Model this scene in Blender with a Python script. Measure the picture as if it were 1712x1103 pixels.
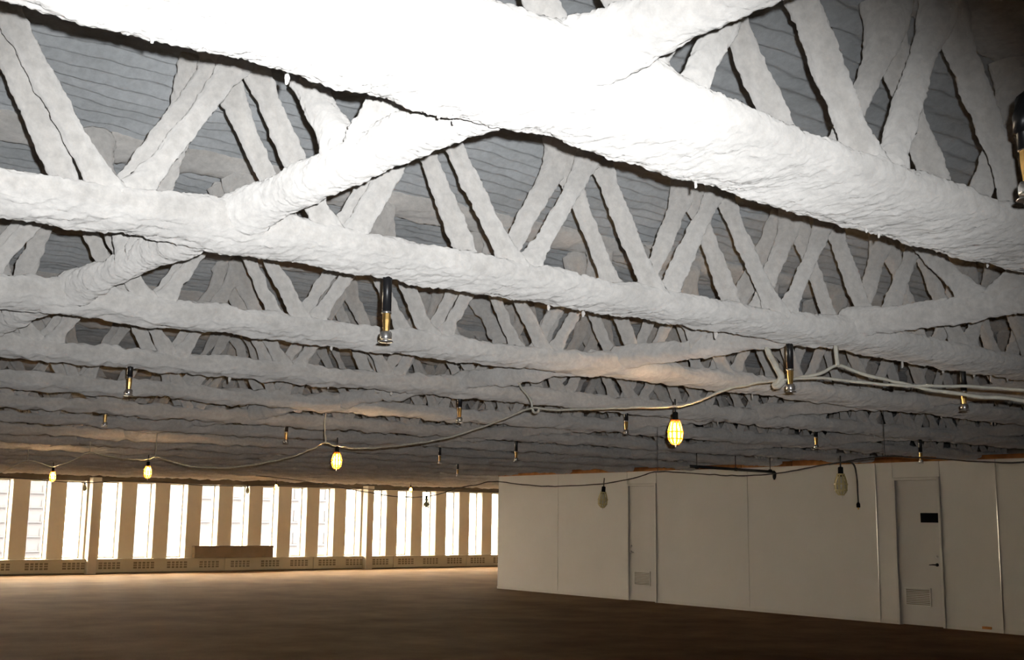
import bpy, math, random
import numpy as np
from mathutils import Vector, Matrix

random.seed(7)
rng = np.random.default_rng(11)
for o in list(bpy.data.objects):
    bpy.data.objects.remove(o, do_unlink=True)
scene = bpy.context.scene
COL = scene.collection

# ------------------------------------------------------------------ camera
CAM_Z = 1.68
YAW, PITCH, ROLL = math.radians(37.90), math.radians(9.304), math.radians(0.710)
FWD = Vector((math.sin(YAW) * math.cos(PITCH), math.cos(YAW) * math.cos(PITCH), math.sin(PITCH)))
RGT0 = Vector((math.cos(YAW), -math.sin(YAW), 0.0))
UP0 = RGT0.cross(FWD)
RGT = RGT0 * math.cos(ROLL) + UP0 * math.sin(ROLL)
UPV = UP0 * math.cos(ROLL) - RGT0 * math.sin(ROLL)
cd = bpy.data.cameras.new('camera')
cd.sensor_fit = 'HORIZONTAL'
cd.sensor_width = 36.0
cd.lens = 1933.6 / 1712.0 * 36.0
cd.clip_start = 0.05
cd.clip_end = 2000
cam = bpy.data.objects.new('camera', cd)
COL.objects.link(cam)
M = Matrix((RGT, UPV, -FWD)).transposed().to_4x4()
M.translation = Vector((0, 0, CAM_Z))
cam.matrix_world = M
scene.camera = cam

# ------------------------------------------------------------------ exposure, sky, flash
scene.view_settings.view_transform = 'Standard'
scene.view_settings.look = 'None'
scene.view_settings.exposure = 0.0
scene.view_settings.gamma = 1.0
scene.view_settings.use_curve_mapping = False

SKY = 72.0
world = bpy.data.worlds.new('overcast_sky')
scene.world = world
world.use_nodes = True
bg = world.node_tree.nodes['Background']
bg.inputs['Color'].default_value = (1.0, 0.86, 0.66, 1)
# standard overcast sky: the zenith three times as bright as the horizon
wn, wl = world.node_tree.nodes, world.node_tree.links
wt = wn.new('ShaderNodeTexCoord'); ws_ = wn.new('ShaderNodeSeparateXYZ'); wl.new(wt.outputs['Generated'], ws_.inputs[0])
wc = wn.new('ShaderNodeClamp'); wl.new(ws_.outputs['Z'], wc.inputs[0])
wm = wn.new('ShaderNodeMath'); wm.operation = 'MULTIPLY_ADD'; wm.inputs[1].default_value = 2.0 * SKY; wm.inputs[2].default_value = SKY
wl.new(wc.outputs[0], wm.inputs[0]); wl.new(wm.outputs[0], bg.inputs['Strength'])

# the camera's flash, a hand's breadth up and to the right of the lens
fl = bpy.data.lights.new('camera_flash', 'SPOT')
fl.energy = 1000
fl.color = (0.955, 0.98, 1.0)
fl.shadow_soft_size = 0.010
fl.spot_size = math.radians(79)
fl.spot_blend = 1.0
fo = bpy.data.objects.new('camera_flash', fl)
COL.objects.link(fo)
fpos = Vector((0, 0, CAM_Z)) + RGT * 0.045 + UPV * 0.05
aim = (FWD - RGT * 0.14 - UPV * 0.05).normalized()
fo.matrix_world = Matrix.Translation(fpos) @ aim.to_track_quat('-Z', 'Y').to_matrix().to_4x4() @ Matrix.Diagonal((1.0, 0.63, 1.0, 1.0))

# ------------------------------------------------------------------ noise
def _hash(i, j, k, seed):
    h = i.astype(np.uint32) * np.uint32(0x9E3779B1)
    for v, m in ((j, 0x85EBCA77), (k, 0xC2B2AE3D)):
        h = h ^ (h >> np.uint32(15))
        h = (h + v.astype(np.uint32)) * np.uint32(m)
    h = (h ^ np.uint32((seed * 974634777 + 12345) & 0xffffffff)) * np.uint32(0x27D4EB2F)
    h = (h ^ (h >> np.uint32(15))) * np.uint32(0x85EBCA6B)
    h = h ^ (h >> np.uint32(13))
    return (h & np.uint32(0xffff)).astype(np.float64) / 32767.5 - 1.0

ROT = np.array([[0.636, 0.642, -0.428], [-0.752, 0.631, -0.171 + 0.0], [0.160, 0.431, 0.888]])
ROT, _ = np.linalg.qr(ROT)

def vnoise(P, scale, seed=0):
    Q = (P @ ROT) / scale + 1000.0
    I = np.floor(Q).astype(np.int64)
    F = Q - I
    F = F * F * (3 - 2 * F)
    i, j, k = I[:, 0], I[:, 1], I[:, 2]
    out = 0
    for a in (0, 1):
        for b in (0, 1):
            for c in (0, 1):
                w = ((F[:, 0] if a else 1 - F[:, 0]) * (F[:, 1] if b else 1 - F[:, 1])
                     * (F[:, 2] if c else 1 - F[:, 2]))
                out = out + w * _hash(i + a, j + b, k + c, seed)
    return out

def fluff(P, seed, levels):
    d = np.zeros(len(P))
    for n, (s, a) in enumerate(levels):
        d += a * vnoise(P, s, seed * 17 + n * 5 + 1)
    return d

# ------------------------------------------------------------------ mesh helpers
def mesh_np(name, V, Q, mat, smooth=True):
    me = bpy.data.meshes.new(name)
    V = np.asarray(V, dtype=np.float32); Q = np.asarray(Q, dtype=np.int32)
    nv, nf, k = len(V), len(Q), Q.shape[1]
    me.vertices.add(nv); me.vertices.foreach_set('co', V.ravel())
    me.loops.add(nf * k); me.loops.foreach_set('vertex_index', Q.ravel())
    me.polygons.add(nf)
    me.polygons.foreach_set('loop_start', np.arange(0, nf * k, k, dtype=np.int32))
    me.update(calc_edges=True)
    me.validate()
    if smooth: me.shade_smooth()
    else: me.shade_flat()
    me.materials.append(mat)
    return me

def link(name, me, parent=None, loc=None):
    o = bpy.data.objects.new(name, me)
    COL.objects.link(o)
    if parent is not None: o.parent = parent
    if loc is not None: o.location = loc
    return o

def tag(o, label, cat, group=None):
    o['label'] = label; o['category'] = cat
    if group: o['group'] = group
    return o

def struct(o, label=None):
    o['kind'] = 'structure'
    if label: o['label'] = label
    return o

def empty(name, loc=(0, 0, 0)):
    o = bpy.data.objects.new(name, None)
    o.empty_display_size = 0.1
    COL.objects.link(o); o.location = loc
    return o

class MB:
    """collects boxes, lathes and tubes, then makes one mesh"""
    def __init__(s): s.v = []; s.f = []
    def add(s, V, F):
        b = len(s.v); s.v += [tuple(x) for x in V]; s.f += [tuple(i + b for i in f) for f in F]
    def box(s, x0, x1, y0, y1, z0, z1):
        V = [(x, y, z) for x in (x0, x1) for y in (y0, y1) for z in (z0, z1)]
        s.add(V, [(0, 1, 3, 2), (4, 6, 7, 5), (0, 4, 5, 1), (2, 3, 7, 6), (0, 2, 6, 4), (1, 5, 7, 3)])
    def lathe(s, prof, c=(0, 0, 0), n=16, axis='z'):
        V = []; F = []
        for r, h in prof:
            for i in range(n):
                a = 2 * math.pi * i / n
                if axis == 'z': p = (c[0] + r * math.cos(a), c[1] + r * math.sin(a), c[2] + h)
                elif axis == 'x': p = (c[0] + h, c[1] + r * math.cos(a), c[2] + r * math.sin(a))
                else: p = (c[0] + r * math.sin(a), c[1] + h, c[2] + r * math.cos(a))
                V.append(p)
        for j in range(len(prof) - 1):
            for i in range(n):
                F.append((j * n + i, j * n + (i + 1) % n, (j + 1) * n + (i + 1) % n, (j + 1) * n + i))
        F.append(tuple(reversed(range(n)))); F.append(tuple(range((len(prof) - 1) * n, len(prof) * n)))
        s.add(V, F)
    def tube(s, pts, r, n=8):
        pts = [Vector(p) for p in pts]; V = []; F = []
        for i, p in enumerate(pts):
            t = (pts[min(i + 1, len(pts) - 1)] - pts[max(i - 1, 0)]).normalized()
            u = t.cross(Vector((0.13, 0.31, 0.94))).normalized()
            w = t.cross(u)
            rr = r[i] if hasattr(r, '__len__') else r
            for k in range(n):
                a = 2 * math.pi * k / n
                V.append(p + u * rr * math.cos(a) + w * rr * math.sin(a))
        for j in range(len(pts) - 1):
            for i in range(n):
                F.append((j * n + i, j * n + (i + 1) % n, (j + 1) * n + (i + 1) % n, (j + 1) * n + i))
        F.append(tuple(reversed(range(n)))); F.append(tuple(range((len(pts) - 1) * n, len(pts) * n)))
        s.add(V, F)
    def mesh(s, name, mat, smooth=False, bevel=0):
        me = bpy.data.meshes.new(name)
        me.from_pydata(s.v, [], s.f); me.update()
        if smooth: me.shade_smooth()
        me.materials.append(mat)
        return me
    def build(s, name, mat, parent=None, loc=None, smooth=False, bevel=0):
        o = link(name, s.mesh(name, mat, smooth), parent, loc)
        if bevel:
            b = o.modifiers.new('bevel', 'BEVEL'); b.width = bevel; b.segments = 2; b.limit_method = 'ANGLE'
        return o

# ------------------------------------------------------------------ materials
def mat_base(name):
    m = bpy.data.materials.new(name); m.use_nodes = True
    return m, m.node_tree.nodes, m.node_tree.links, m.node_tree.nodes['Principled BSDF']

def plain(name, col, rough=0.6, metal=0.0, var=0.06, nscale=6.0, bump=0.0, bscale=60.0, spec=0.3):
    m, N, L, b = mat_base(name)
    tc = N.new('ShaderNodeTexCoord')
    nz = N.new('ShaderNodeTexNoise'); nz.inputs['Scale'].default_value = nscale; nz.inputs['Detail'].default_value = 5
    L.new(tc.outputs['Object'], nz.inputs['Vector'])
    mx = N.new('ShaderNodeMix'); mx.data_type = 'RGBA'
    mx.inputs[6].default_value = tuple(max(0, c * (1 - 2 * var)) for c in col) + (1,)
    mx.inputs[7].default_value = tuple(min(1, c * (1 + 2 * var)) for c in col) + (1,)
    L.new(nz.outputs['Fac'], mx.inputs[0]); L.new(mx.outputs[2], b.inputs['Base Color'])
    b.inputs['Roughness'].default_value = rough
    b.inputs['Metallic'].default_value = metal
    b.inputs['Specular IOR Level'].default_value = spec
    if bump:
        n2 = N.new('ShaderNodeTexNoise'); n2.inputs['Scale'].default_value = bscale; n2.inputs['Detail'].default_value = 4
        L.new(tc.outputs['Object'], n2.inputs['Vector'])
        bp = N.new('ShaderNodeBump'); bp.inputs['Strength'].default_value = bump; bp.inputs['Distance'].default_value = 0.01
        L.new(n2.outputs['Fac'], bp.inputs['Height']); L.new(bp.outputs['Normal'], b.inputs['Normal'])
    return m

def wool(name, c0, c1, bump=0.32, dist=0.010, tone=3.0):
    """sprayed mineral wool: matt, cottony, faintly blotched"""
    m, N, L, b = mat_base(name)
    tc = N.new('ShaderNodeTexCoord')
    n1 = N.new('ShaderNodeTexNoise'); n1.inputs['Scale'].default_value = tone; n1.inputs['Detail'].default_value = 6
    n2 = N.new('ShaderNodeTexNoise'); n2.inputs['Scale'].default_value = 45; n2.inputs['Detail'].default_value = 7
    n2.inputs['Roughness'].default_value = 0.65; n2.inputs['Distortion'].default_value = 0.6
    n3 = N.new('ShaderNodeTexNoise'); n3.inputs['Scale'].default_value = 190; n3.inputs['Detail'].default_value = 4
    for n in (n1, n2, n3): L.new(tc.outputs['Object'], n.inputs['Vector'])
    mx = N.new('ShaderNodeMix'); mx.data_type = 'RGBA'
    mx.inputs[6].default_value = c0 + (1,); mx.inputs[7].default_value = c1 + (1,)
    rp = N.new('ShaderNodeMapRange'); rp.inputs[1].default_value = 0.35; rp.inputs[2].default_value = 0.65
    L.new(n1.outputs['Fac'], rp.inputs[0]); L.new(rp.outputs[0], mx.inputs[0])
    n4 = N.new('ShaderNodeTexNoise'); n4.inputs['Scale'].default_value = 26; n4.inputs['Detail'].default_value = 8
    n4.inputs['Roughness'].default_value = 0.7
    L.new(tc.outputs['Object'], n4.inputs['Vector'])
    r4 = N.new('ShaderNodeMapRange'); r4.inputs[1].default_value = 0.34; r4.inputs[2].default_value = 0.62
    r4.inputs[3].default_value = 0.86; r4.inputs[4].default_value = 1.04
    L.new(n4.outputs['Fac'], r4.inputs[0])
    m4 = N.new('ShaderNodeMix'); m4.data_type = 'RGBA'; m4.blend_type = 'MULTIPLY'; m4.inputs[0].default_value = 1.0
    L.new(mx.outputs[2], m4.inputs[6]); L.new(r4.outputs[0], m4.inputs[7])
    L.new(m4.outputs[2], b.inputs['Base Color'])
    b.inputs['Roughness'].default_value = 1.0
    b.inputs['Diffuse Roughness'].default_value = 1.0
    b.inputs['Specular IOR Level'].default_value = 0.0
    ad = N.new('ShaderNodeMath'); ad.operation = 'MULTIPLY_ADD'; ad.inputs[1].default_value = 0.45
    L.new(n3.outputs['Fac'], ad.inputs[0]); L.new(n2.outputs['Fac'], ad.inputs[2])
    bp = N.new('ShaderNodeBump'); bp.inputs['Strength'].default_value = bump; bp.inputs['Distance'].default_value = dist
    L.new(ad.outputs[0], bp.inputs['Height']); L.new(bp.outputs['Normal'], b.inputs['Normal'])
    return m

M_WOOL = wool('sprayed_wool_white', (0.745, 0.718, 0.685), (0.865, 0.835, 0.798))
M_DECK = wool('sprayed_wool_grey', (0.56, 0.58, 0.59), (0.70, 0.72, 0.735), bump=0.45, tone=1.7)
M_FLOOR = None
M_WALLP = plain('partition_paint', (0.78, 0.76, 0.72), 0.55, var=0.03, nscale=1.2)
M_DOOR = plain('door_paint', (0.68, 0.66, 0.63), 0.5, var=0.03, nscale=2)
M_FRAME = plain('door_frame_paint', (0.74, 0.72, 0.68), 0.5, var=0.03)
M_DARK = plain('black_plastic', (0.008, 0.008, 0.009), 0.9, spec=0.05)
M_PIPE = plain('black_iron_pipe', (0.02, 0.02, 0.022), 0.35, spec=0.5, var=0.1, nscale=30)
M_BRASS = plain('brass', (0.62, 0.40, 0.14), 0.35, metal=0.85, var=0.12, nscale=40)
M_CHROME = plain('chrome_plate', (0.80, 0.78, 0.76), 0.28, metal=0.9)
M_STEEL = plain('aluminium_bead', (0.66, 0.65, 0.62), 0.30, metal=1.0)
M_WOODTOP = plain('raw_wood', (0.46, 0.19, 0.055), 0.8, var=0.3, nscale=9, bump=0.3)
M_COLP = plain('column_cladding_paint', (0.74, 0.66, 0.52), 0.6, var=0.03)
M_REVEAL = plain('window_frame_paint', (0.80, 0.78, 0.72), 0.5, var=0.02)
M_CONV = plain('cream_enamel', (0.66, 0.60, 0.44), 0.45, var=0.04)
M_GRILLE = plain('grille_dark', (0.26, 0.22, 0.15), 0.7)
M_CARTON = plain('brown_card', (0.25, 0.19, 0.13), 0.8, var=0.12, nscale=5)
M_CORD = plain('dusty_cord', (0.86, 0.79, 0.68), 0.95, var=0.15, nscale=20, bump=0.4)
M_BLACKCORD = plain('dark_cord', (0.05, 0.045, 0.04), 0.8, var=0.2, nscale=20)
M_CAGEOLD = plain('yellowed_plastic', (0.55, 0.46, 0.22), 0.5, var=0.15, nscale=30)
M_BACK = plain('dim_plaster', (0.42, 0.39, 0.34), 0.9, var=0.05)
M_HEAD = plain('dark_header_board', (0.13, 0.105, 0.075), 0.9, var=0.12)  # header above the windows: one dark brown tone, faintly mottled
M_FACADE = plain('slate_facade', (0.013, 0.0145, 0.020), 0.9, var=0.05, nscale=0.05)
M_FWIN = plain('facade_window_glass', (0.006, 0.007, 0.0105), 0.6)
M_GROUND = plain('city_ground', (0.16, 0.16, 0.16), 0.9)

def floor_mat():
    m, N, L, b = mat_base('worn_floor')
    tc = N.new('ShaderNodeTexCoord')
    n1 = N.new('ShaderNodeTexNoise'); n1.inputs['Scale'].default_value = 0.7; n1.inputs['Detail'].default_value = 8
    n1.inputs['Roughness'].default_value = 0.65
    L.new(tc.outputs['Object'], n1.inputs['Vector'])
    r = N.new('ShaderNodeValToRGB')
    r.color_ramp.elements[0].position = 0.3; r.color_ramp.elements[0].color = (0.125, 0.073, 0.031, 1)
    r.color_ramp.elements[1].position = 0.72; r.color_ramp.elements[1].color = (0.25, 0.155, 0.073, 1)
    L.new(n1.outputs['Fac'], r.inputs['Fac']); L.new(r.outputs['Color'], b.inputs['Base Color'])
    b.inputs['Roughness'].default_value = 0.85
    b.inputs['Specular IOR Level'].default_value = 0.06
    n2 = N.new('ShaderNodeTexNoise'); n2.inputs['Scale'].default_value = 30; n2.inputs['Detail'].default_value = 5
    L.new(tc.outputs['Object'], n2.inputs['Vector'])
    bp = N.new('ShaderNodeBump'); bp.inputs['Strength'].default_value = 0.35; bp.inputs['Distance'].default_value = 0.01
    L.new(n2.outputs['Fac'], bp.inputs['Height']); L.new(bp.outputs['Normal'], b.inputs['Normal'])
    return m
M_FLOOR = floor_mat()

def glass_mat():
    m = bpy.data.materials.new('tinted_pane'); m.use_nodes = True
    N, L = m.node_tree.nodes, m.node_tree.links
    N.remove(N['Principled BSDF'])
    tr = N.new('ShaderNodeBsdfTransparent'); tr.inputs['Color'].default_value = (0.82, 0.81, 0.80, 1)
    gl = N.new('ShaderNodeBsdfGlossy'); gl.inputs['Roughness'].default_value = 0.03
    fr = N.new('ShaderNodeFresnel'); fr.inputs['IOR'].default_value = 1.35
    mx = N.new('ShaderNodeMixShader')
    L.new(fr.outputs[0], mx.inputs[0]); L.new(tr.outputs[0], mx.inputs[1]); L.new(gl.outputs[0], mx.inputs[2])
    L.new(mx.outputs[0], N['Material Output'].inputs['Surface'])
    return m
M_GLASS = glass_mat()

def emit_mat(name, col, s):
    m, N, L, b = mat_base(name)
    b.inputs['Base Color'].default_value = (0.9, 0.85, 0.7, 1)
    b.inputs['Emission Color'].default_value = col + (1,)
    b.inputs['Emission Strength'].default_value = s
    return m
M_BULB = emit_mat('lit_bulb_glass', (1.0, 0.64, 0.30), 380.0)

def cage_mat():
    m = bpy.data.materials.new('yellow_translucent_guard'); m.use_nodes = True
    N, L = m.node_tree.nodes, m.node_tree.links
    N.remove(N['Principled BSDF'])
    d = N.new('ShaderNodeBsdfDiffuse'); d.inputs['Color'].default_value = (0.95, 0.72, 0.25, 1)
    t = N.new('ShaderNodeBsdfTranslucent'); t.inputs['Color'].default_value = (1.0, 0.66, 0.20, 1)
    mx = N.new('ShaderNodeMixShader'); mx.inputs[0].default_value = 0.72
    L.new(d.outputs[0], mx.inputs[1]); L.new(t.outputs[0], mx.inputs[2])
    L.new(mx.outputs[0], N['Material Output'].inputs['Surface'])
    return m
M_CAGE = cage_mat()

# ================================================================== SETTING
YW = 34.14                       # front plane of the window wall
XP = 17.70                       # plane of the white partition
YC = 23.20                       # partition corner
XL, XR, YB = -9.0, 30.0, -5.0

mb = MB(); mb.box(XL - 0.3, XR + 0.3, YB - 0.3, YW + 0.55, -0.3, 0.0)
struct(mb.build('floor', M_FLOOR), 'dark brown worn bare floor')

# deck: fluted, sprayed underside between the trusses
def deck():
    ys = np.concatenate([np.arange(YB, 1.2, 0.10), np.arange(1.2, 9.5, 0.020), np.arange(9.5, 15, 0.035),
                         np.arange(15, YW + 0.5, 0.12)])
    xs = np.concatenate([np.arange(XL, 0.2, 0.25), np.arange(0.2, 9.0, 0.035), np.arange(9.0, 16, 0.10),
                         np.arange(16, XR + 0.3, 0.3)])
    X, Y = np.meshgrid(xs, ys)
    P = np.stack([X.ravel(), Y.ravel(), np.zeros(X.size)], 1)
    warp = 0.05 * vnoise(P * [0.5, 1, 1], 0.35, 3)
    ph = (P[:, 1] + warp) / 0.155
    rib = (0.5 + 0.5 * np.cos(2 * np.pi * ph)) ** 1.25 * (0.75 + 0.35 * vnoise(P * [0.4, 1, 1], 0.4, 4))
    z = 3.765 - 0.034 * rib + fluff(P, 5, [(0.30, 0.016), (0.11, 0.010), (0.05, 0.006)])
    P[:, 2] = z
    ny, nx = X.shape
    I = np.arange(ny * nx).reshape(ny, nx)
    Q = np.stack([I[:-1, :-1].ravel(), I[1:, :-1].ravel(), I[1:, 1:].ravel(), I[:-1, 1:].ravel()], 1)
    return mesh_np('ceiling', P, Q, M_DECK)
ceil = struct(link('ceiling', deck()), 'grey sprayed fluted steel deck overhead')
mb = MB(); mb.box(XL - 0.3, XR + 0.3, YB - 0.3, YW + 0.9, 3.86, 4.05)
mb.build('slab', M_BACK, ceil)

mb = MB(); mb.box(XL - 0.3, XL, YB, YW + 0.5, 0, 3.86)
struct(mb.build('wall_left', M_BACK))
mb = MB(); mb.box(XL - 0.3, XR + 0.3, YB - 0.3, YB, 0, 3.86)
struct(mb.build('wall_back', M_BACK))
mb = MB(); mb.box(XR, XR + 0.3, YB, YW + 0.5, 0, 3.86)
struct(mb.build('wall_far_right', M_BACK))

# ---- window wall
KW = 1.016; OPEN = 0.56; X0 = 9.52
K0, K1 = -17, 19
ZS, ZH = 0.42, 2.635
wall_far = struct(empty('wall_far', (10, YW, 0)), 'window wall of narrow tall openings between tan columns')
mb = MB()
mb.box(XL - 10, XR - 10, 0.0, 0.46, 0, ZS - 0.02)
mb.build('spandrel', M_COLP, wall_far)
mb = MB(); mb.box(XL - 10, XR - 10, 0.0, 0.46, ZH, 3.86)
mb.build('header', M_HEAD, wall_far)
cb = MB(); w = KW - OPEN
cb.box(-w / 2, w / 2, 0.02, 0.56, ZS - 0.02, ZH)
cme = cb.mesh('column', M_COLP)
for k in range(K0, K1 + 2):
    xc = X0 + KW * k - w / 2
    if XL < xc - w / 2 and xc + w / 2 < XR:
        link('column', cme, wall_far, (xc - 10, 0, 0))
fr = MB()
for s in (0, 1):
    a = s * (OPEN - 0.035)
    fr.box(a, a + 0.035, 0.36, 0.42, ZS, ZH)
fr.box(0.035, OPEN - 0.035, 0.36, 0.42, ZS, ZS + 0.04)
fr.box(0.035, OPEN - 0.035, 0.36, 0.42, ZH - 0.04, ZH)
fme = fr.mesh('window_frame', M_REVEAL)
gm = MB(); gm.box(0.03, OPEN - 0.03, 0.385, 0.395, ZS + 0.03, ZH - 0.03)
gme = gm.mesh('window_pane', M_GLASS)
ln = MB()
ln.box(0.0, 0.006, 0.062, 0.36, ZS, ZH); ln.box(OPEN - 0.006, OPEN, 0.062, 0.36, ZS, ZH)
lme = ln.mesh('reveal_lining', M_REVEAL)
n = 0
for k in range(K0, K1 + 1):
    x = X0 + KW * k
    if x < XL + 0.3 or x + OPEN > XR - 0.2: continue
    n += 1
    wd = struct(empty('window_%d' % n, (x, YW, 0)))
    link('window_frame', fme, wd); link('window_pane', gme, wd); link('reveal_lining', lme, wd)
for i, k in enumerate((2, 11)):
    x1 = X0 + KW * k - 0.16
    mb = MB(); mb.box(x1 - 0.25, x1, YW - 0.34, YW - 0.002, 0, ZH + 0.1)
    tag(mb.build('pilaster_post', M_COLP, bevel=0.006),
        ['tan boxed post between windows, left of the brown carton', 'tan boxed post between windows, nearest the white partition'][i],
        'post', 'boxed posts on the window wall')

# ---- white partition with doors
wall_r = struct(empty('wall_right', (XP, 15, 0)), 'white office partition with two narrow doors')
ZP = 2.742
D1 = (17.72, 18.52, 2.43); D2 = (11.05, 11.86, 2.43)
def pbox(name, y0, y1, z0, z1, mat, x0=0.0, x1=0.10, parent=wall_r, bevel=0):
    mb = MB(); mb.box(x0, x1, y0 - 15, y1 - 15, z0, z1)
    return mb.build(name, mat, parent, bevel=bevel)
edges = [YB, 8.4, 10.0, D2[0] - 0.05, None, D2[1] + 0.05, 12.25, 15.17, D1[0] - 0.05, None, D1[1] + 0.05, 20.9, YC]
prev = None
for e in edges:
    if prev is not None and e is not None:
        pbox('panel', prev + 0.004, e - 0.004, 0.0, ZP, M_WALLP, bevel=0.004)
    prev = e
for d in (D1, D2):
    pbox('panel', d[0] - 0.046, d[1] + 0.046, d[2] + 0.05, ZP, M_WALLP)
mb = MB(); mb.box(0.03, 0.12, YB - 15, YC - 15.02, 0.02, ZP - 0.02); mb.build('core', M_BACK, wall_r)
mb = MB(); mb.box(0.1, XR - XP, YC - 15 - 0.1, YC - 15, 0, ZP); mb.build('return_panel', M_WALLP, wall_r)
pbox('base_strip', YB, D2[0] - 0.06, 0, 0.06, M_FRAME, -0.008, 0.0)
pbox('base_strip', D2[1] + 0.06, D1[0] - 0.06, 0, 0.06, M_FRAME, -0.008, 0.0)
pbox('base_strip', D1[1] + 0.06, YC, 0, 0.06, M_FRAME, -0.008, 0.0)
# rough wooden boards lying along the head of the partition
y = YC - 0.02
for i, (ln_, h, g, lean) in enumerate([(1.3, .060, .01, 0), (1.2, .075, .03, .01), (1.7, .09, .02, 0), (2.1, .085, .01, .02), (1.5, .07, .05, 0),
                                 (1.2, .09, .02, .015), (2.0, .10, .01, 0), (1.6, .095, .02, .01), (1.4, .07, .1, 0)]):
    mb = MB(); mb.box(-0.03 - lean, 0.12, y - ln_ - 15, y - 15, ZP, ZP + h)
    mb.build('head_board', M_WOODTOP, wall_r); y -= ln_ + g

def door(name, d, hinge_low, label, plaque):
    y0, y1, h = d
    e = struct(empty(name, (XP, (y0 + y1) / 2, 0)), label)
    hw = (y1 - y0) / 2
    mb = MB()
    mb.box(-0.018, 0.09, -hw - 0.045, -hw, 0, h + 0.045); mb.box(-0.018, 0.09, hw, hw + 0.045, 0, h + 0.045)
    mb.box(-0.018, 0.09, -hw, hw, h, h + 0.045)
    mb.build('door_frame', M_FRAME, e, bevel=0.003)
    lf = MB(); lf.box(0.008, 0.05, -hw + 0.006, hw - 0.006, 0.012, h - 0.006)
    leaf = lf.build('door_leaf', M_DOOR, e, bevel=0.003)
    # louvre grille
    gc = 0.0 if not plaque else 0.05
    g = MB(); gw = 0.25; z0, z1 = 0.33, 0.63
    g.box(-0.006, 0.008, gc - gw, gc - gw + 0.025, z0, z1); g.box(-0.006, 0.008, gc + gw - 0.025, gc + gw, z0, z1)
    g.box(-0.006, 0.008, gc - gw, gc + gw, z0, z0 + 0.02); g.box(-0.006, 0.008, gc - gw, gc + gw, z1 - 0.02, z1)
    gr = g.build('grille', M_FRAME, e)
    bk = MB(); bk.box(0.004, 0.0085, gc - gw + 0.02, gc + gw - 0.02, z0 + 0.02, z1 - 0.02); bk.build('grille_backing', M_GRILLE, gr)
    for i in range(9):
        z = z0 + 0.035 + i * 0.029
        s = MB(); V = [(-0.004, gc - gw + 0.02, z - 0.004), (-0.004, gc + gw - 0.02, z - 0.004), (0.006, gc + gw - 0.02, z + 0.018), (0.006, gc - gw + 0.02, z + 0.018)]
        V2 = [(a + 0.003, b, c) for a, b, c in V]
        s.add(V + V2, [(3, 2, 1, 0), (4, 5, 6, 7), (0, 1, 5, 4), (1, 2, 6, 5), (2, 3, 7, 6), (3, 0, 4, 7)])
        s.build('slat', M_DOOR, gr)
    sd = 1 if hinge_low else -1          # latch side along Y
    ly = sd * (hw - 0.07)
    hd = MB(); hd.lathe([(0.028, 0), (0.028, -0.012), (0.012, -0.016), (0.011, -0.05)], (0.008, ly, 1.02), 14, 'x')
    hd.tube([(-0.04, ly, 1.02), (-0.045, ly - sd * 0.05, 1.022), (-0.04, ly - sd * 0.12, 1.016)], [0.011, 0.010, 0.008], 8)
    hd.build('door_handle', M_CHROME if not plaque else M_PIPE, leaf, smooth=True)
    lk = MB(); lk.lathe([(0.024, 0), (0.024, -0.006), (0.012, -0.012), (0.010, -0.02)], (0.008, ly, 1.15), 14, 'x')
    lk.build('lock_cylinder', M_CHROME, leaf, smooth=True)
    for z in (0.25, 1.2, 2.15):
        hg = MB(); hg.lathe([(0.008, -0.05), (0.008, 0.05)], (0.0, -sd * hw, z), 8, 'z'); hg.build('hinge', M_STEEL, e)
    if plaque:
        p = MB(); p.box(-0.004, 0.008, -hw + 0.005, -hw + 0.34, 1.715, 1.875)
        p.build('door_plaque', M_DARK, leaf)
    return e
door('door_1', D1, True, 'narrow white door with louvre grille, beside the hanging unlit lamp', False)
door('door_2', D2, False, 'narrow grey door with black plaque and louvre grille', True)

for i, yy in enumerate((12.25, 10.0)):
    mb = MB(); mb.lathe([(0.008, 0.0), (0.010, 0.01), (0.010, ZP - 0.02), (0.008, ZP - 0.01)], (XP - 0.002, yy, 0.0), 12)
    struct(mb.build('trim_%d' % (i + 1), M_STEEL, smooth=True))
mb = MB(); mb.box(XP - 0.02, XP, 10.20, 10.36, 0.045, 0.085)
op = tag(mb.build('outlet_box', M_WOODTOP, bevel=0.003), 'small rust brown outlet strip at the foot of the partition, right of the plaque door', 'outlet')

# ---- convector covers along the window wall, between the boxed posts
POSTX = [X0 + KW * k - 0.16 for k in (2, 11)]
def convector(xa, xb, ks, label):
    e = empty('convector_cover', (xa, YW, 0))
    tag(e, label, 'heater', 'convector covers under the windows')
    L3 = xb - xa
    mb = MB(); mb.box(0.006, L3 - 0.006, -0.14, -0.002, 0.03, ZS - 0.03); mb.build('body', M_CONV, e, bevel=0.004)
    mb = MB(); mb.box(0.003, L3 - 0.003, -0.16, -0.002, ZS - 0.03, ZS - 0.004); mb.build('top_plate', M_CONV, e, bevel=0.004)
    mb = MB(); mb.box(0.006, L3 - 0.006, -0.11, -0.002, 0.0, 0.03); mb.build('plinth', M_GRILLE, e)
    for k in ks:
        gx = X0 + KW * k - 0.03 - xa; gw_ = 0.62
        g = MB(); g.box(gx, gx + gw_, -0.143, -0.139, 0.13, 0.32)
        gg = g.build('grille', M_GRILLE, e)
        b = MB()
        for c in range(1, 5):
            xx = gx + gw_ * c / 5; b.box(xx - 0.018, xx + 0.018, -0.149, -0.143, 0.13, 0.32)
        for r in range(1, 3):
            zz = 0.13 + 0.19 * r / 3; b.box(gx, gx + gw_, -0.148, -0.143, zz - 0.010, zz + 0.010)
        b.build('grille_bars', M_CONV, gg)
def cx(k): return X0 + KW * k - w / 2
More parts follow.
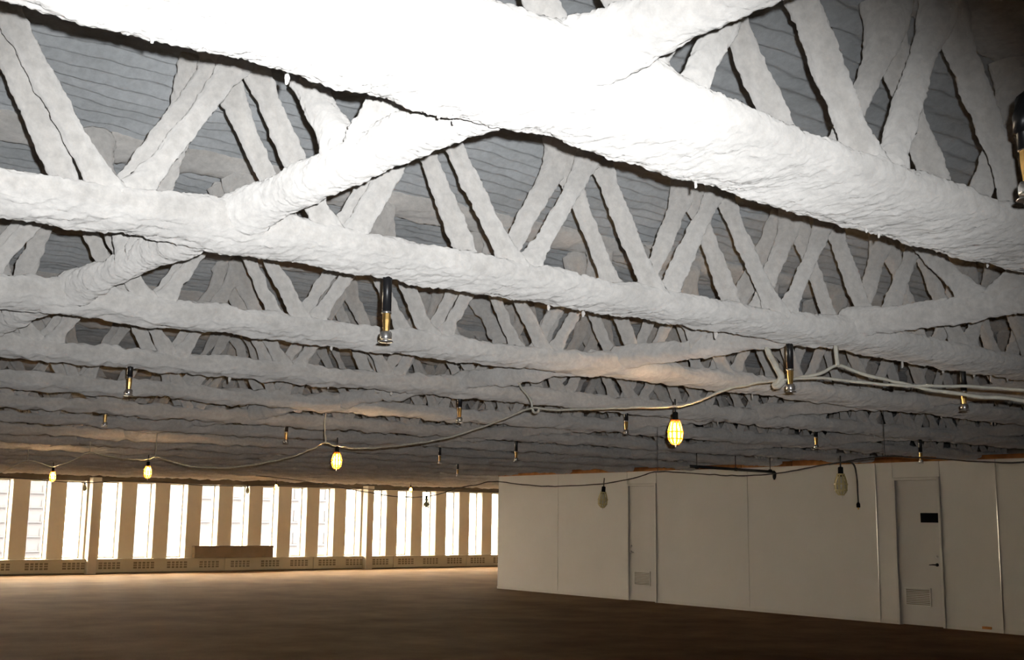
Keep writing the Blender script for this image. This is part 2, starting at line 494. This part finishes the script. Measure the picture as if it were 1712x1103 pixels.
for xa, xb, ks, lab in [
        (cx(-4), cx(-1), range(-4, -1), 'cream convector cover under the leftmost windows'),
        (cx(-1), POSTX[0] - 0.252, range(-1, 2), 'cream convector cover ending at the left boxed post'),
        (POSTX[0] + 0.002, cx(6), range(2, 6), 'cream convector cover between the left boxed post and the carton'),
        (cx(6), cx(9), range(6, 9), 'cream convector cover under the right half of the brown carton'),
        (cx(9), POSTX[1] - 0.252, range(9, 11), 'cream convector cover ending at the right boxed post'),
        (POSTX[1] + 0.002, cx(12), range(11, 12), 'short cream convector cover just right of the right boxed post'),
        (cx(12), cx(15), range(12, 15), 'cream convector cover midway between right boxed post and partition'),
        (cx(15), cx(18), range(15, 18), 'cream convector cover ending behind the white partition corner')]:
    convector(xa, xb, ks, lab)

# ---- long carton on the sill
e = tag(empty('carton', (15.67, YW - 0.115, ZS - 0.003)), 'long low grey-brown carton resting on the window sill', 'box')
mb = MB(); mb.box(-1.30, 1.30, -0.09, 0.10, 0.0, 0.345); mb.build('body', M_CARTON, e, bevel=0.006)
mb = MB(); mb.box(-1.31, 1.31, -0.10, 0.11, 0.30, 0.358); mb.build('lid', M_CARTON, e, bevel=0.004)

# ---- city beyond the glass
mb = MB(); mb.box(-600, 900, 80, 1200, -122, -120)
struct(mb.build('ground_outside', M_GROUND))
def tower(loc, wx, zt, zwin, cols, dx, fh, ww, wh, label):
    e = tag(empty('office_tower', loc), label, 'building')
    mb = MB(); mb.box(0, wx, 0, 30, -120 - loc[2], zt); mb.build('wall', M_FACADE, e)
    wm = MB(); wm.box(0, ww, -0.15, 0.05, 0, wh); me = wm.mesh('window', M_FWIN)
    lm = MB(); lm.box(-0.1, ww + 0.1, -0.4, 0.0, -0.25, 0); lme_ = lm.mesh('ledge', M_FACADE)
    for r in range(zwin[0], zwin[1]):
        for c in range(cols):
            link('window', me, e, (1.5 + c * dx, 0, r * fh))
        lw = MB(); lw.box(0.3, wx - 0.3, -0.35, 0, r * fh - 0.3, r * fh - 0.05); lw.build('ledge', M_FACADE, e)
tower((62, 270, 0), 19.5, 70, (-5, 6), 5, 3.6, 3.2, 0.95, 1.5, 'pale tower with single small windows, seen through the leftmost panes')
tower((70, 170, 1.0), 26, 60, (-4, 5), 9, 2.8, 3.55, 1.55, 1.7, 'pale tower with broad grey windows, seen above the brown carton')

# ================================================================== FLOOR TRUSSES
SP = 2.032
def wool_tube(pts, ra, rb, side, nseg, levels, seed, sq=2.6, flare=None, fb=None):
    """sprayed member along pts (N,3); ra along 'side', rb across; ends pinched shut"""
    pts = np.asarray(pts, float); N = len(pts)
    t = np.gradient(pts, axis=0); t /= np.linalg.norm(t, axis=1)[:, None]
    s = np.asarray(side, float)
    s = s - t * (t @ s)[:, None]; s /= np.linalg.norm(s, axis=1)[:, None]
    u = np.cross(t, s)
    a = np.linspace(0, 2 * np.pi, nseg, endpoint=False)
    ca, sa = np.cos(a), np.sin(a)
    e = 2.0 / sq
    cx = np.sign(ca) * np.abs(ca) ** e; cy = np.sign(sa) * np.abs(sa) ** e
    RA = np.full(N, ra); RB = np.full(N, rb)
    if flare is not None: RA = RA * flare; RB = RB * flare
    if fb is not None: RB = RB * fb
    pin = np.ones(N); pin[0] = pin[-1] = 0.02
    V = pts[:, None, :] + s[:, None, :] * (RA * pin)[:, None, None] * cx[None, :, None] + u[:, None, :] * (RB * pin)[:, None, None] * cy[None, :, None]
    nrm = s[:, None, :] * (cx / ra)[None, :, None] + u[:, None, :] * (cy / rb)[None, :, None]
    nrm = nrm / np.linalg.norm(nrm, axis=2)[:, :, None]
    V = V.reshape(-1, 3); nrm = nrm.reshape(-1, 3)
    d = fluff(V, seed, levels)
    V = V + nrm * d[:, None]
    I = np.arange(N * nseg).reshape(N, nseg); J = np.roll(I, -1, axis=1)
    Q = np.stack([I[:-1].ravel(), J[:-1].ravel(), J[1:].ravel(), I[1:].ravel()], 1)
    return V, Q

def lod(n):
    #        chord step, chord seg, web step, web seg, fine levels
    if n <= 1: return 0.0075, 104, 0.0085, 46, [(0.17, .012), (0.055, .0055), (0.026, .004), (0.013, .0045), (0.008, .0035)]
    if n == 2: return 0.0095, 84, 0.011, 38, [(0.17, .012), (0.06, .007), (0.030, .005), (0.016, .005), (0.010, .004)]
    if n == 3: return 0.014, 58, 0.017, 28, [(0.17, .013), (0.065, .010), (0.034, .008), (0.018, .005)]
    if n == 4: return 0.022, 40, 0.030, 18, [(0.18, .016), (0.07, .014), (0.042, .013)]
    if n <= 7: return 0.035, 26, 0.045, 14, [(0.22, .020), (0.09, .020), (0.06, .016)]
    return 0.05, 20, 0.10, 8, [(0.3, .026), (0.13, .026), (0.09, .018)]

ORD = ['nearest', 'second', 'third', 'fourth', 'fifth', 'sixth', 'seventh', 'eighth', 'ninth', 'tenth', 'eleventh',
       'twelfth', 'thirteenth', 'fourteenth', 'fifteenth', 'last']
ZB, ZTOP = 2.75, 2.95
WZ0, WZ1 = 2.81, 3.60
PAN = 0.95

web_cache = {}
def web_meshes(n, count):
    """diagonals of unit slope, local frame: bottom at origin, rising to +X"""
    key = n if n <= 3 else (4 if n == 4 else 5)
    if key in web_cache: return web_cache[key]
    cs, cseg, ws, wseg, lv = lod(n)
    out = []
    for v in range(count):
        p0 = np.array([0, 0, 0.0]); p1 = np.array([PAN / 2, 0, WZ1 - WZ0])
        L_ = np.linalg.norm(p1 - p0); m = max(8, int(L_ / ws))
        t = np.linspace(0, 1, m)
        pts = p0 + (p1 - p0) * t[:, None]
        pts[:, 2] += 0.09 * np.clip((t - 0.82) / 0.18, 0, 1) ** 2
        pts = pts + np.stack([0.012 * np.sin(3 * t + v), 0.012 * np.cos(4 * t + 2 * v), 0 * t], 1)
        flare = 1 + 0.65 * np.exp(-(t / 0.13) ** 2) + 0.85 * np.exp(-((1 - t) / 0.20) ** 2) + 0.05 * np.sin(9 * t + v * 2)
        V, Q = wool_tube(pts, 0.045, 0.042, (0, 1, 0), wseg, [(s, a * 0.85) for s, a in lv], 100 + key * 20 + v, 2.2, flare)
        up = mesh_np('diagonal', V, Q, M_WOOL)
        V2 = V.copy(); V2[:, 0] *= -1
        dn = mesh_np('diagonal', V2, Q[:, ::-1], M_WOOL)
        out.append((up, dn))
    web_cache[key] = out
    return out

def tuft_mesh(i):
    n1, n2 = 14, 10
    V = []
    for a in range(n2 + 1):
        th = math.pi * a / n2
        for b in range(n1):
            ph = 2 * math.pi * b / n1
            V.append((math.sin(th) * math.cos(ph), math.sin(th) * math.sin(ph), math.cos(th)))
    V = np.array(V); d = 1 + fluff(V, 300 + i, [(0.7, .25), (0.35, .22)])
    V = V * d[:, None] * [0.013, 0.012, 0.022 + 0.006 * (i % 3)]
    I = np.arange((n2 + 1) * n1).reshape(n2 + 1, n1); J = np.roll(I, -1, axis=1)
    Q = np.stack([I[:-1].ravel(), I[1:].ravel(), J[1:].ravel(), J[:-1].ravel()], 1)
    return mesh_np('hanging_tuft', V, Q, M_WOOL)
TUFTS = [tuft_mesh(i) for i in range(4)]

def truss(n):
    yc = 2.28 + SP * (n - 1)
    cs, cseg, ws, wseg, lv = lod(n)
    xa = 0.2446 * yc - 2.0
    xb = min(1.90 * yc + 3.0, 19.0 if yc < YC else 29.5)
    e = empty('floor_truss', (0, yc, ZB - (0.025 if n == 1 else 0.0)))
    where = {1: 'nearest sprayed white floor truss, crossing the top of the picture',
             2: 'second sprayed white floor truss from the camera, carrying the black sprinkler drop',
             3: 'third sprayed floor truss from the camera, between the second and fourth'}.get(
        n, '%s sprayed grey-white floor truss counting from the camera' % ORD[n - 1])
    if n == 16: where = 'last sprayed floor truss, just in front of the windows'
    tag(e, where, 'truss', 'parallel sprayed floor trusses')
    # bottom chord
    m = int((xb - xa) / cs)
    x = np.linspace(xa, xb, m)
    P1 = np.stack([x, x * 0 + n * 3.1, x * 0], 1)
    pts = np.stack([x, 0.018 * vnoise(P1, 0.7, 8), 0.066 + 0.010 * vnoise(P1, 0.5, 9)], 1)
    fl_ = 1 + 0.05 * vnoise(P1, 0.45, 12)
    fb = np.ones(m)                                  # wool built up thicker where the bridging crosses
    for bx in (1.88, 5.85, 9.82, 13.79): fb += (0.75 if n == 1 else 0.35) * np.exp(-((x - bx) / 0.30) ** 2)
    if n == 1: fb += 0.75 * np.exp(-((x - 1.38) / 0.26) ** 2)
    pts[:, 2] += 0.064 * (fb - 1)
    V, Q = wool_tube(pts, 0.225 if n == 1 else 0.215, 0.064, (0, 1, 0), cseg, lv, n, 2.8, fl_, fb)
    link('bottom_chord', mesh_np('bottom_chord', V, Q, M_WOOL), e)
    # top chord, just under the deck
    m = int((xb - xa) / (cs * 2))
    x = np.linspace(xa, xb, m)
    P1 = np.stack([x, x * 0 + n * 5.7, x * 0], 1)
    pts = np.stack([x, 0.02 * vnoise(P1, 0.6, 18), 0.985 + 0.015 * vnoise(P1, 0.4, 19)], 1)
    V, Q = wool_tube(pts, 0.20, 0.06, (0, 1, 0), max(10, cseg // 2), lv, n + 40, 2.5)
    link('top_chord', mesh_np('top_chord', V, Q, M_WOOL), e)
    # web: two planes of zig-zag rods
    base = 3.17 if n == 1 else 3.29 - 0.02 * (n - 2)
    k0 = math.ceil((xa + 0.5 - base) / PAN); k1 = math.floor((xb - 0.5 - base) / PAN)
    if n <= 7:
        ms = web_meshes(n, 6); i = 0
        for k in range(k0, k1 + 1):
            for yy in (-0.125, 0.13):
                for sgn in (0, 1):
                    o = link('diagonal', ms[(i * 5 + k) % 6][sgn], e, (base + PAN * k + (0.03 if sgn == 0 else -0.03), yy, WZ0 - ZB))
                    i += 1
    else:
        VV = []; QQ = []; b = 0
        for k in range(k0, k1 + 1):
            for yy in (-0.125, 0.13):
                for sgn in (1, -1):
                    t = np.linspace(0, 1, 8)
                    pts = np.stack([base + PAN * k + sgn * PAN / 2 * t, yy + 0 * t, WZ0 - ZB + (WZ1 - WZ0) * t], 1)
                    V, Q = wool_tube(pts, 0.065, 0.06, (0, 1, 0), 7, [(0.15, .02)], n * 50 + k, 2.2)
                    VV.append(V); QQ.append(Q + b); b += len(V)
        o = link('web', mesh_np('web', np.concatenate(VV), np.concatenate(QQ), M_WOOL), e)
        o['kind'] = 'stuff'
    # tufts of wool hanging off the lower edge
    r = random.Random(n)
    if n <= 4:
        for q in range(9 if n < 3 else 6):
            xx = (0.3 + r.random() * 4.2) * yc / 2.3
            o = link('hanging_tuft', TUFTS[r.randrange(4)], e, (xx, 0.12 + 0.05 * r.random(), 0.0 - 0.004 * r.random()))
            s = (0.35 if n == 1 else 0.6) * (0.8 + 0.7 * r.random()); o.scale = (s, s, s * (0.8 + r.random() * 0.6))
    return e
for n in range(1, 17): truss(n)

# ---- bridging trusses running across, under and between the floor trusses
BRX = [1.88, 5.85, 9.82, 13.79]
BLAB = ['sprayed bridging member crossing between the trusses on the left, glaring white near the camera',
        'sprayed bridging member crossing the trusses above the first light string',
        'sprayed bridging member crossing the trusses above the unlit lamp string',
        'sprayed bridging member crossing the trusses close to the white partition']
def bridging(i, X):
    e = tag(empty('bridging_truss', (X, 0, ZB)), BLAB[i], 'truss', 'cross bridging between the trusses')
    for n in range(0, 16):
        ya = 2.28 + SP * (n - 1) + 0.10; yb_ = ya + SP - 0.20
        if i >= 2 and n < 2: continue
        if n > 11: break
        near = n if i == 0 else n + 1
        cs, cseg, ws, wseg, lv = lod(max(1, near))
        m = int((yb_ - ya) / (cs * 1.2)); y = np.linspace(ya, yb_, m)
        t = np.linspace(0, 1, m)
        P1 = np.stack([y * 0 + i * 7, y, y * 0], 1)
        pts = np.stack([0.012 * vnoise(P1, 0.5, 31), y, 0.115 + 0.012 * vnoise(P1, 0.4, 33)], 1)
        flare = 1 + 0.35 * np.exp(-(t / 0.10) ** 2) + 0.35 * np.exp(-((1 - t) / 0.10) ** 2)
        V, Q = wool_tube(pts, 0.075, 0.070, (1, 0, 0), max(10, int(cseg * 0.7)), lv, 500 + i * 20 + n, 2.3, flare)
        link('bottom_chord', mesh_np('bottom_chord', V, Q, M_WOOL), e)
        if n <= 6:
            ym = (ya + yb_) / 2
            for sgn in (-1, 1):
                m = max(8, int(1.1 / (ws * 1.1))); t = np.linspace(0, 1, m)
                pts = np.stack([0.015 * np.sin(4 * t + n), ym + sgn * (0.05 + 0.66 * t), 0.13 + 0.76 * t], 1)
                flare = 1 + 0.5 * np.exp(-(t / 0.15) ** 2) + 0.8 * np.exp(-((1 - t) / 0.2) ** 2)
                V, Q = wool_tube(pts, 0.056, 0.052, (1, 0, 0), wseg, lv, 700 + i * 31 + n * 2 + sgn, 2.2, flare)
                link('diagonal', mesh_np('diagonal', V, Q, M_WOOL), e)
for i, X in enumerate(BRX): bridging(i, X)

# ================================================================== SPRINKLERS
def sprinkler(x, y, zh, ztop, label, elbow=False, old=False):
    e = tag(empty('sprinkler_drop', (x, y, zh)), label, 'sprinkler', 'sprinkler heads hanging below the trusses')
    L_ = ztop - zh
    p = MB()
    if elbow:
        p.tube([(0.6, 0, L_ - 0.02), (0.10, 0, L_ - 0.02), (0.05, 0, L_ - 0.025), (0.015, 0, L_ - 0.05), (0, 0, L_ - 0.09), (0, 0, 0.13)], 0.023, 16)
    else:
        p.lathe([(0.021, 0.13), (0.021, L_)], n=16)
    p.build('drop_pipe', M_PIPE, e, smooth=True)
    if elbow:
        f = MB(); f.tube([(0.085, 0, L_ - 0.02), (0.05, 0, L_ - 0.023), (0.015, 0, L_ - 0.045), (0, 0, L_ - 0.085), (0, 0, L_ - 0.13)], 0.031, 16)
        f.build('elbow_fitting', M_PIPE, e, smooth=True)
    c = MB(); c.lathe([(0.0225, 0.128), (0.0225, 0.134), (0.021, 0.138)], n=16); c.build('collar', M_CHROME, e, smooth=True)
    b = MB(); b.lathe([(0.014, 0.045), (0.0155, 0.06), (0.019, 0.10), (0.019, 0.13)], n=8); b.build('reducer', M_BRASS, e)
    h = MB(); h.lathe([(0.026, 0.012), (0.027, 0.018), (0.027, 0.036), (0.022, 0.046), (0.014, 0.048)], n=18)
    hd = h.build('head_body', M_CHROME, e, smooth=True)
    d = MB(); d.lathe([(0.006, 0.012), (0.030, 0.004), (0.033, 0.0), (0.030, -0.002), (0.004, -0.004)], n=20)
    d.build('deflector', M_CHROME, hd, smooth=True)
f = 1.09
SPR = [(2.715, 4.412, 2.463, 2.83, 'black sprinkler drop with brass neck below the second truss, centre of the picture'),
       (5.557, 4.412, 2.455, 2.83, 'sprinkler head half hidden by the cord knot under the second truss'),
       (7.452, 4.412, 2.47, 2.83, 'dim sprinkler drop right of the cord knot, under the two cords'),
       (3.008, 8.476, 2.551, 2.83, 'small brass sprinkler head at far left below the fourth truss'),
       (6.013, 8.476, 2.534, 2.83, 'small sprinkler drop above the cord, between the middle lamp and the brightest lamp'),
       (8.071, 8.476, 2.539, 2.83, 'small sprinkler drop just left of the brightest lamp'),
       (4.213, 12.54, 2.615, 2.83, 'tiny sprinkler head at far left, farther off than the brass one'),
       (6.373, 12.54, 2.541, 2.83, 'tiny sprinkler drop above and left of the middle lamp'),
       (9.863, 12.54, 2.469, 2.83, 'tiny sprinkler drop right above the corner of the partition'),
       (9.986, 14.572, 2.492, 2.83, 'tiny brass sprinkler head left of the partition corner, upper one'),
       (13.202, 18.636, 2.503, 2.83, 'tiny brass sprinkler head left of the partition corner, lower one'),
       (11.116, 8.476, 2.537, 2.83, 'dark sprinkler drop above the partition, right of the black conduit'),
       (13.236, 8.476, 2.454, 2.83, 'dark sprinkler drop above the plaque door')]
for s in SPR: sprinkler(*s)
sprinkler(2.773, 1.433, 2.495, 2.80, 'thick black sprinkler drop with elbow at the right edge of the picture', elbow=True)

# ================================================================== LIGHT STRINGS
def smooth_path(pts, sub=8):
    P = np.asarray(pts, float); out = []
    for i in range(len(P) - 1):
        p0, p1, p2, p3 = P[max(i - 1, 0)], P[i], P[i + 1], P[min(i + 2, len(P) - 1)]
        for t in np.linspace(0, 1, sub, endpoint=False):
            out.append(0.5 * ((2 * p1) + (-p0 + p2) * t + (2 * p0 - 5 * p1 + 4 * p2 - p3) * t * t + (-p0 + 3 * p1 - 3 * p2 + p3) * t ** 3))
    out.append(P[-1])
    return np.array(out)

def cord(name, pts, r, mat, label, cat='cord', sub=10, jit=0.006, seed=1, group=None):
    P = smooth_path(pts, sub)
    P[:, 0] += jit * vnoise(P, 0.11, seed); P[:, 2] += jit * vnoise(P, 0.09, seed + 1)
    R = r * (1 + 0.22 * vnoise(P, 0.05, seed + 2))
    mb = MB(); mb.tube([tuple(p) for p in P], list(R), 8)
    return tag(mb.build(name, mat, smooth=True), label, cat, group)

X1 = 5.85
S1 = [(X1 - .1, 27.0, 2.58), (X1, 24.6, 2.50), (X1, 23.0, 2.43), (X1, 21.3, 2.59), (X1, 19.95, 2.46), (X1, 19.6, 2.455), (X1, 18.7, 2.53), (X1, 18.0, 2.61), (X1, 17.2, 2.53),
      (X1, 16.3, 2.455), (X1, 15.58, 2.43), (X1, 15.3, 2.46), (X1, 14.7, 2.37), (X1, 13.88, 2.28), (X1, 12.67, 2.25), (X1, 11.47, 2.31), (X1, 10.85, 2.40), (X1, 10.62, 2.445),
      (X1, 10.39, 2.40), (X1, 9.95, 2.355), (X1, 9.2, 2.35), (X1, 8.4, 2.39), (X1, 7.7, 2.49), (X1, 7.27, 2.565), (X1, 7.0, 2.54), (X1, 6.22, 2.50), (X1, 5.65, 2.475), (X1, 5.42, 2.50), (X1, 5.1, 2.56),
      (X1, 4.72, 2.58), (X1, 4.4, 2.56), (X1, 3.96, 2.485), (X1, 3.43, 2.43), (X1, 3.0, 2.38), (X1, 2.2, 2.40), (X1, 0.95, 2.45), (X1, 0.2, 2.55)]
cord('light_cord', S1, 0.0085, M_CORD, 'dusty pale cord of the lit lamp string, swagged beneath the trusses', seed=3)
S1b = [(X1 + .02, 4.80, 2.575), (X1 + .02, 4.6, 2.585), (X1 + .02, 4.42, 2.60), (X1 + .02, 4.29, 2.635), (X1 + .02, 4.12, 2.565), (X1 + .02, 3.88, 2.49), (X1 + .03, 3.65, 2.43), (X1 + .03, 3.36, 2.37), (X1 + .03, 3.0, 2.33), (X1 + .03, 2.2, 2.36)]
cord('light_cord', S1b, 0.0105, M_CORD, 'second pale cord branching from the knot, sagging lower at right', seed=13)
def tie(pts, r, label, seed, mat=M_CORD):
    return cord('hanging_tie', pts, r, mat, label, 'tie', sub=8, jit=0.008, seed=seed, group='ties holding up the light strings')
tie([(X1, 4.83, 2.80), (X1, 4.80, 2.74), (X1 - .01, 4.75, 2.66), (X1, 4.72, 2.60), (X1, 4.74, 2.565), (X1 + .01, 4.78, 2.545), (X1, 4.74, 2.54), (X1, 4.70, 2.57)], 0.021, 'thick fluffy tie hanging from the second truss to the cord knot', 21)
tie([(X1, 4.29, 2.80), (X1, 4.29, 2.72), (X1, 4.28, 2.63)], 0.013, 'short tie lifting the second cord right of the knot', 23)
tie([(X1, 7.45, 2.86), (X1, 7.43, 2.81), (X1, 7.38, 2.75), (X1, 7.32, 2.69), (X1, 7.26, 2.63), (X1, 7.24, 2.57), (X1, 7.21, 2.535), (X1, 7.16, 2.54), (X1, 7.15, 2.57)], 0.010, 'thin looped tie dropping to the cord left of the brightest lamp', 25)
tie([(X1, 10.64, 2.80), (X1, 10.65, 2.6), (X1, 10.62, 2.45), (X1, 10.58, 2.43)], 0.008, 'thin tie dropping to the cord beside the middle lamp', 27)
tie([(X1, 15.3, 2.80), (X1, 15.31, 2.6), (X1, 15.3, 2.46), (X1, 15.26, 2.45)], 0.008, 'thin tie dropping to the cord right of the third lamp', 29)
tie([(X1, 18.0, 2.80), (X1, 18.0, 2.7), (X1, 18.0, 2.6)], 0.008, 'thin tie at the cord peak between the two leftmost lamps', 31)
tie([(X1, 21.3, 2.80), (X1, 21.3, 2.7), (X1, 21.3, 2.58)], 0.008, 'thin tie at the cord peak left of the leftmost lamp', 33)

# caged lamps
def lamp_meshes():
    s = MB(); s.lathe([(0.012, 0.0), (0.020, -0.006), (0.021, -0.055), (0.024, -0.058), (0.024, -0.075), (0.018, -0.080)], n=14)
    so = s.mesh('socket', M_DARK, True)
    c = MB(); c.tube([(0, 0, 0.0), (0.003, 0.002, 0.04), (0, 0, 0.09)], 0.006, 8); co = c.mesh('lead_wire', M_BLACKCORD, True)
    b = MB(); b.lathe([(0.012, -0.075), (0.014, -0.09), (0.027, -0.112), (0.037, -0.138), (0.037, -0.158), (0.027, -0.180), (0.010, -0.190), (0.001, -0.191)], n=18)
    bl = b.mesh('bulb', M_BULB, True)
    bo = b.mesh('bulb', plain('dull_bulb_glass', (0.55, 0.52, 0.42), 0.2, spec=0.5), True)
    def cage(mat):
        g = MB()
        prof = [(0.026, -0.060), (0.034, -0.075), (0.045, -0.11), (0.050, -0.145), (0.048, -0.18), (0.040, -0.205), (0.024, -0.222), (0.010, -0.228)]
        n = 10
        for i in range(n):
            a0 = 2 * math.pi * i / n
            V = []; F = []
            for r, h in prof:
                for da in (-0.19, 0.19):
                    for rr in (r, r + 0.003):
                        V.append((rr * math.cos(a0 + da), rr * math.sin(a0 + da), h))
            for j in range(len(prof) - 1):
                q = j * 4; p = q + 4
                F += [(q, p, p + 2, q + 2), (q + 1, q + 3, p + 3, p + 1), (q, q + 1, p + 1, p), (q + 2, p + 2, p + 3, q + 3)]
            F += [(0, 2, 3, 1), (len(V) - 4, len(V) - 3, len(V) - 1, len(V) - 2)]
            g.add(V, F)
        for r, h, t in ((0.028, -0.062, 0.012), (0.0505, -0.140, 0.012), (0.047, -0.188, 0.010), (0.022, -0.225, 0.006)):
            V = []; F = []; m = 24
            for i in range(m):
                a = 2 * math.pi * i / m
                for rr, hh in ((r, h - t / 2), (r + 0.004, h - t / 2), (r + 0.004, h + t / 2), (r, h + t / 2)):
                    V.append((rr * math.cos(a), rr * math.sin(a), hh))
            for i in range(m):
                q = i * 4; p = ((i + 1) % m) * 4
                for z in range(4): F.append((q + z, q + (z + 1) % 4, p + (z + 1) % 4, p + z))
            g.add(V, F)
        return g.mesh('guard', mat, False)
    hk = MB(); hk.tube([(0, 0, -0.226), (0, 0, -0.238), (0.005, 0, -0.245), (0.002, 0, -0.252)], 0.004, 6)
    return so, co, bl, bo, cage(M_CAGE), cage(M_CAGEOLD), hk.mesh('guard_hook', M_CHROME, True)
LM = lamp_meshes()
def lamp(loc, lit, label, sc=1.0, tilt=(0, 0)):
    e = tag(empty('caged_lamp', loc), label, 'lamp', 'caged work lamps on the light strings')
    e.scale = (sc, sc, sc); e.rotation_euler = (tilt[0], tilt[1], random.random())
    for nm, me in (('socket', LM[0]), ('lead_wire', LM[1]), ('bulb', LM[2] if lit else LM[3]), ('guard', LM[4] if lit else LM[5]), ('guard_hook', LM[6])):
        link(nm, me, e)
lamp((X1, 5.65, 2.435), True, 'largest glowing caged lamp, nearest on the string at right of centre', 1.0)
lamp((X1, 10.38, 2.39), True, 'glowing caged lamp in the middle of the string, above the windows', 1.0)
lamp((X1, 15.55, 2.40), True, 'glowing caged lamp third along the string, left of centre', 1.0)
lamp((X1, 19.78, 2.43), True, 'glowing caged lamp farthest along the string, at the left edge', 1.0)

X2 = 9.82
S2 = [(X2, 20.5, 2.45), (X2, 18.5, 2.3), (X2, 16.6, 2.11), (X2, 15.6, 2.02), (X2, 14.81, 2.0), (X2, 14.28, 2.05), (X2, 13.86, 2.12), (X2, 13.4, 2.16), (X2, 12.9, 2.20), (X2, 11.94, 2.12), (X2, 10.82, 2.13),
      (X2, 10.2, 2.19), (X2, 9.78, 2.26), (X2, 9.29, 2.23), (X2, 8.63, 2.19), (X2, 7.98, 2.20), (X2, 7.31, 2.28), (X2, 6.68, 2.33), (X2, 5.9, 2.27), (X2, 5.28, 2.23), (X2, 4.0, 2.3)]
cord('light_cord', S2, 0.007, M_BLACKCORD, 'dark cord of the unlit lamp string across the white partition', seed=41, sub=8)
for yy, zz in ((9.78, 2.26), (6.68, 2.33)):
    tie([(X2, yy, 2.80), (X2, yy, 2.5), (X2, yy, zz)], 0.003, 'thin dark tie holding the unlit string before the partition, %s' % ('left of the black conduit' if yy > 8 else 'above the plaque door'), 43, M_BLACKCORD)
lamp((X2, 10.72, 2.10), False, 'unlit yellowed caged lamp hanging left of the louvred white door', 1.15, (0.10, -0.10))
lamp((X2, 7.20, 2.245), False, 'unlit yellowed caged lamp hanging near the dangling black cord', 1.25, (0.0, 0.03))
lamp((X2, 14.66, 2.02), False, 'unlit caged lamp silhouetted against the windows near the partition corner', 0.9)
cord('dangling_cord', [(X2, 7.34, 2.27), (X2, 7.2, 2.285), (X2, 7.08, 2.285), (X2, 7.03, 2.24), (X2, 7.01, 2.12), (X2, 7.005, 1.98), (X2, 7.005, 1.88)], 0.008, M_BLACKCORD, 'black cord end dangling beside the unlit lamp at right', seed=47)
e = tag(empty('cord_plug', (X2, 7.005, 1.86)), 'dark plug on the end of the dangling cord', 'plug')
mb = MB(); mb.lathe([(0.010, 0.03), (0.018, 0.015), (0.019, -0.015), (0.014, -0.022)], n=12); mb.build('body', M_DARK, e, smooth=True)
mb = MB(); mb.box(-0.006, -0.003, -0.004, 0.004, -0.04, -0.02); mb.box(0.003, 0.006, -0.004, 0.004, -0.04, -0.02); mb.build('prongs', M_BRASS, e)

# black conduit hung in front of the partition
e = tag(empty('conduit', (13.26, 12.5, 2.53)), 'thin black conduit hanging before the head of the partition', 'pipe')
mb = MB(); mb.tube([(0, 0, 0), (2.0, 0, -0.02)], 0.022, 10); mb.build('tube', M_PIPE, e, smooth=True)
for q in (0.15, 1.05, 1.9):
    mb = MB(); mb.tube([(q, 0, -0.01), (q, 0, 0.26)], 0.006, 6); mb.build('hanger_rod', M_PIPE, e)
    mb = MB(); mb.lathe([(0.03, -0.02), (0.03, 0.02)], (q, 0, -0.01), 10, 'x'); mb.build('clamp', M_PIPE, e)
mb = MB(); mb.lathe([(0.03, 0), (0.035, -0.03), (0.03, -0.09), (0.012, -0.13)], (2.0, 0, -0.02), 12); mb.build('end_fitting', M_PIPE, e, smooth=True)

# string along the windows
Y3 = 29.6
pts = []
for x_, z_ in [(6.0, 2.62), (8.4, 2.50), (9.5, 2.46), (11.0, 2.56), (12.6, 2.48), (13.95, 2.50), (14.8, 2.56), (16.6, 2.60), (18.0, 2.50), (19.2, 2.56), (20.6, 2.62), (22.5, 2.55), (25, 2.62)]:
    pts.append((x_, Y3, z_))
cord('light_cord', pts, 0.010, M_BLACKCORD, 'thin dark cord of the string running along the windows', seed=51, sub=6)
lamp((14.80, Y3, 2.62), True, 'small glowing lamp far off above the brown carton', 0.9)
lamp((19.25, Y3, 2.66), True, 'small glowing lamp far off near the partition corner', 0.9)
lamp((9.55, Y3, 2.46), False, 'unlit lamp silhouetted against the windows by the left boxed post', 0.9)
lamp((13.95, Y3, 2.50), False, 'unlit lamp silhouetted against the windows above the brown carton', 0.9)
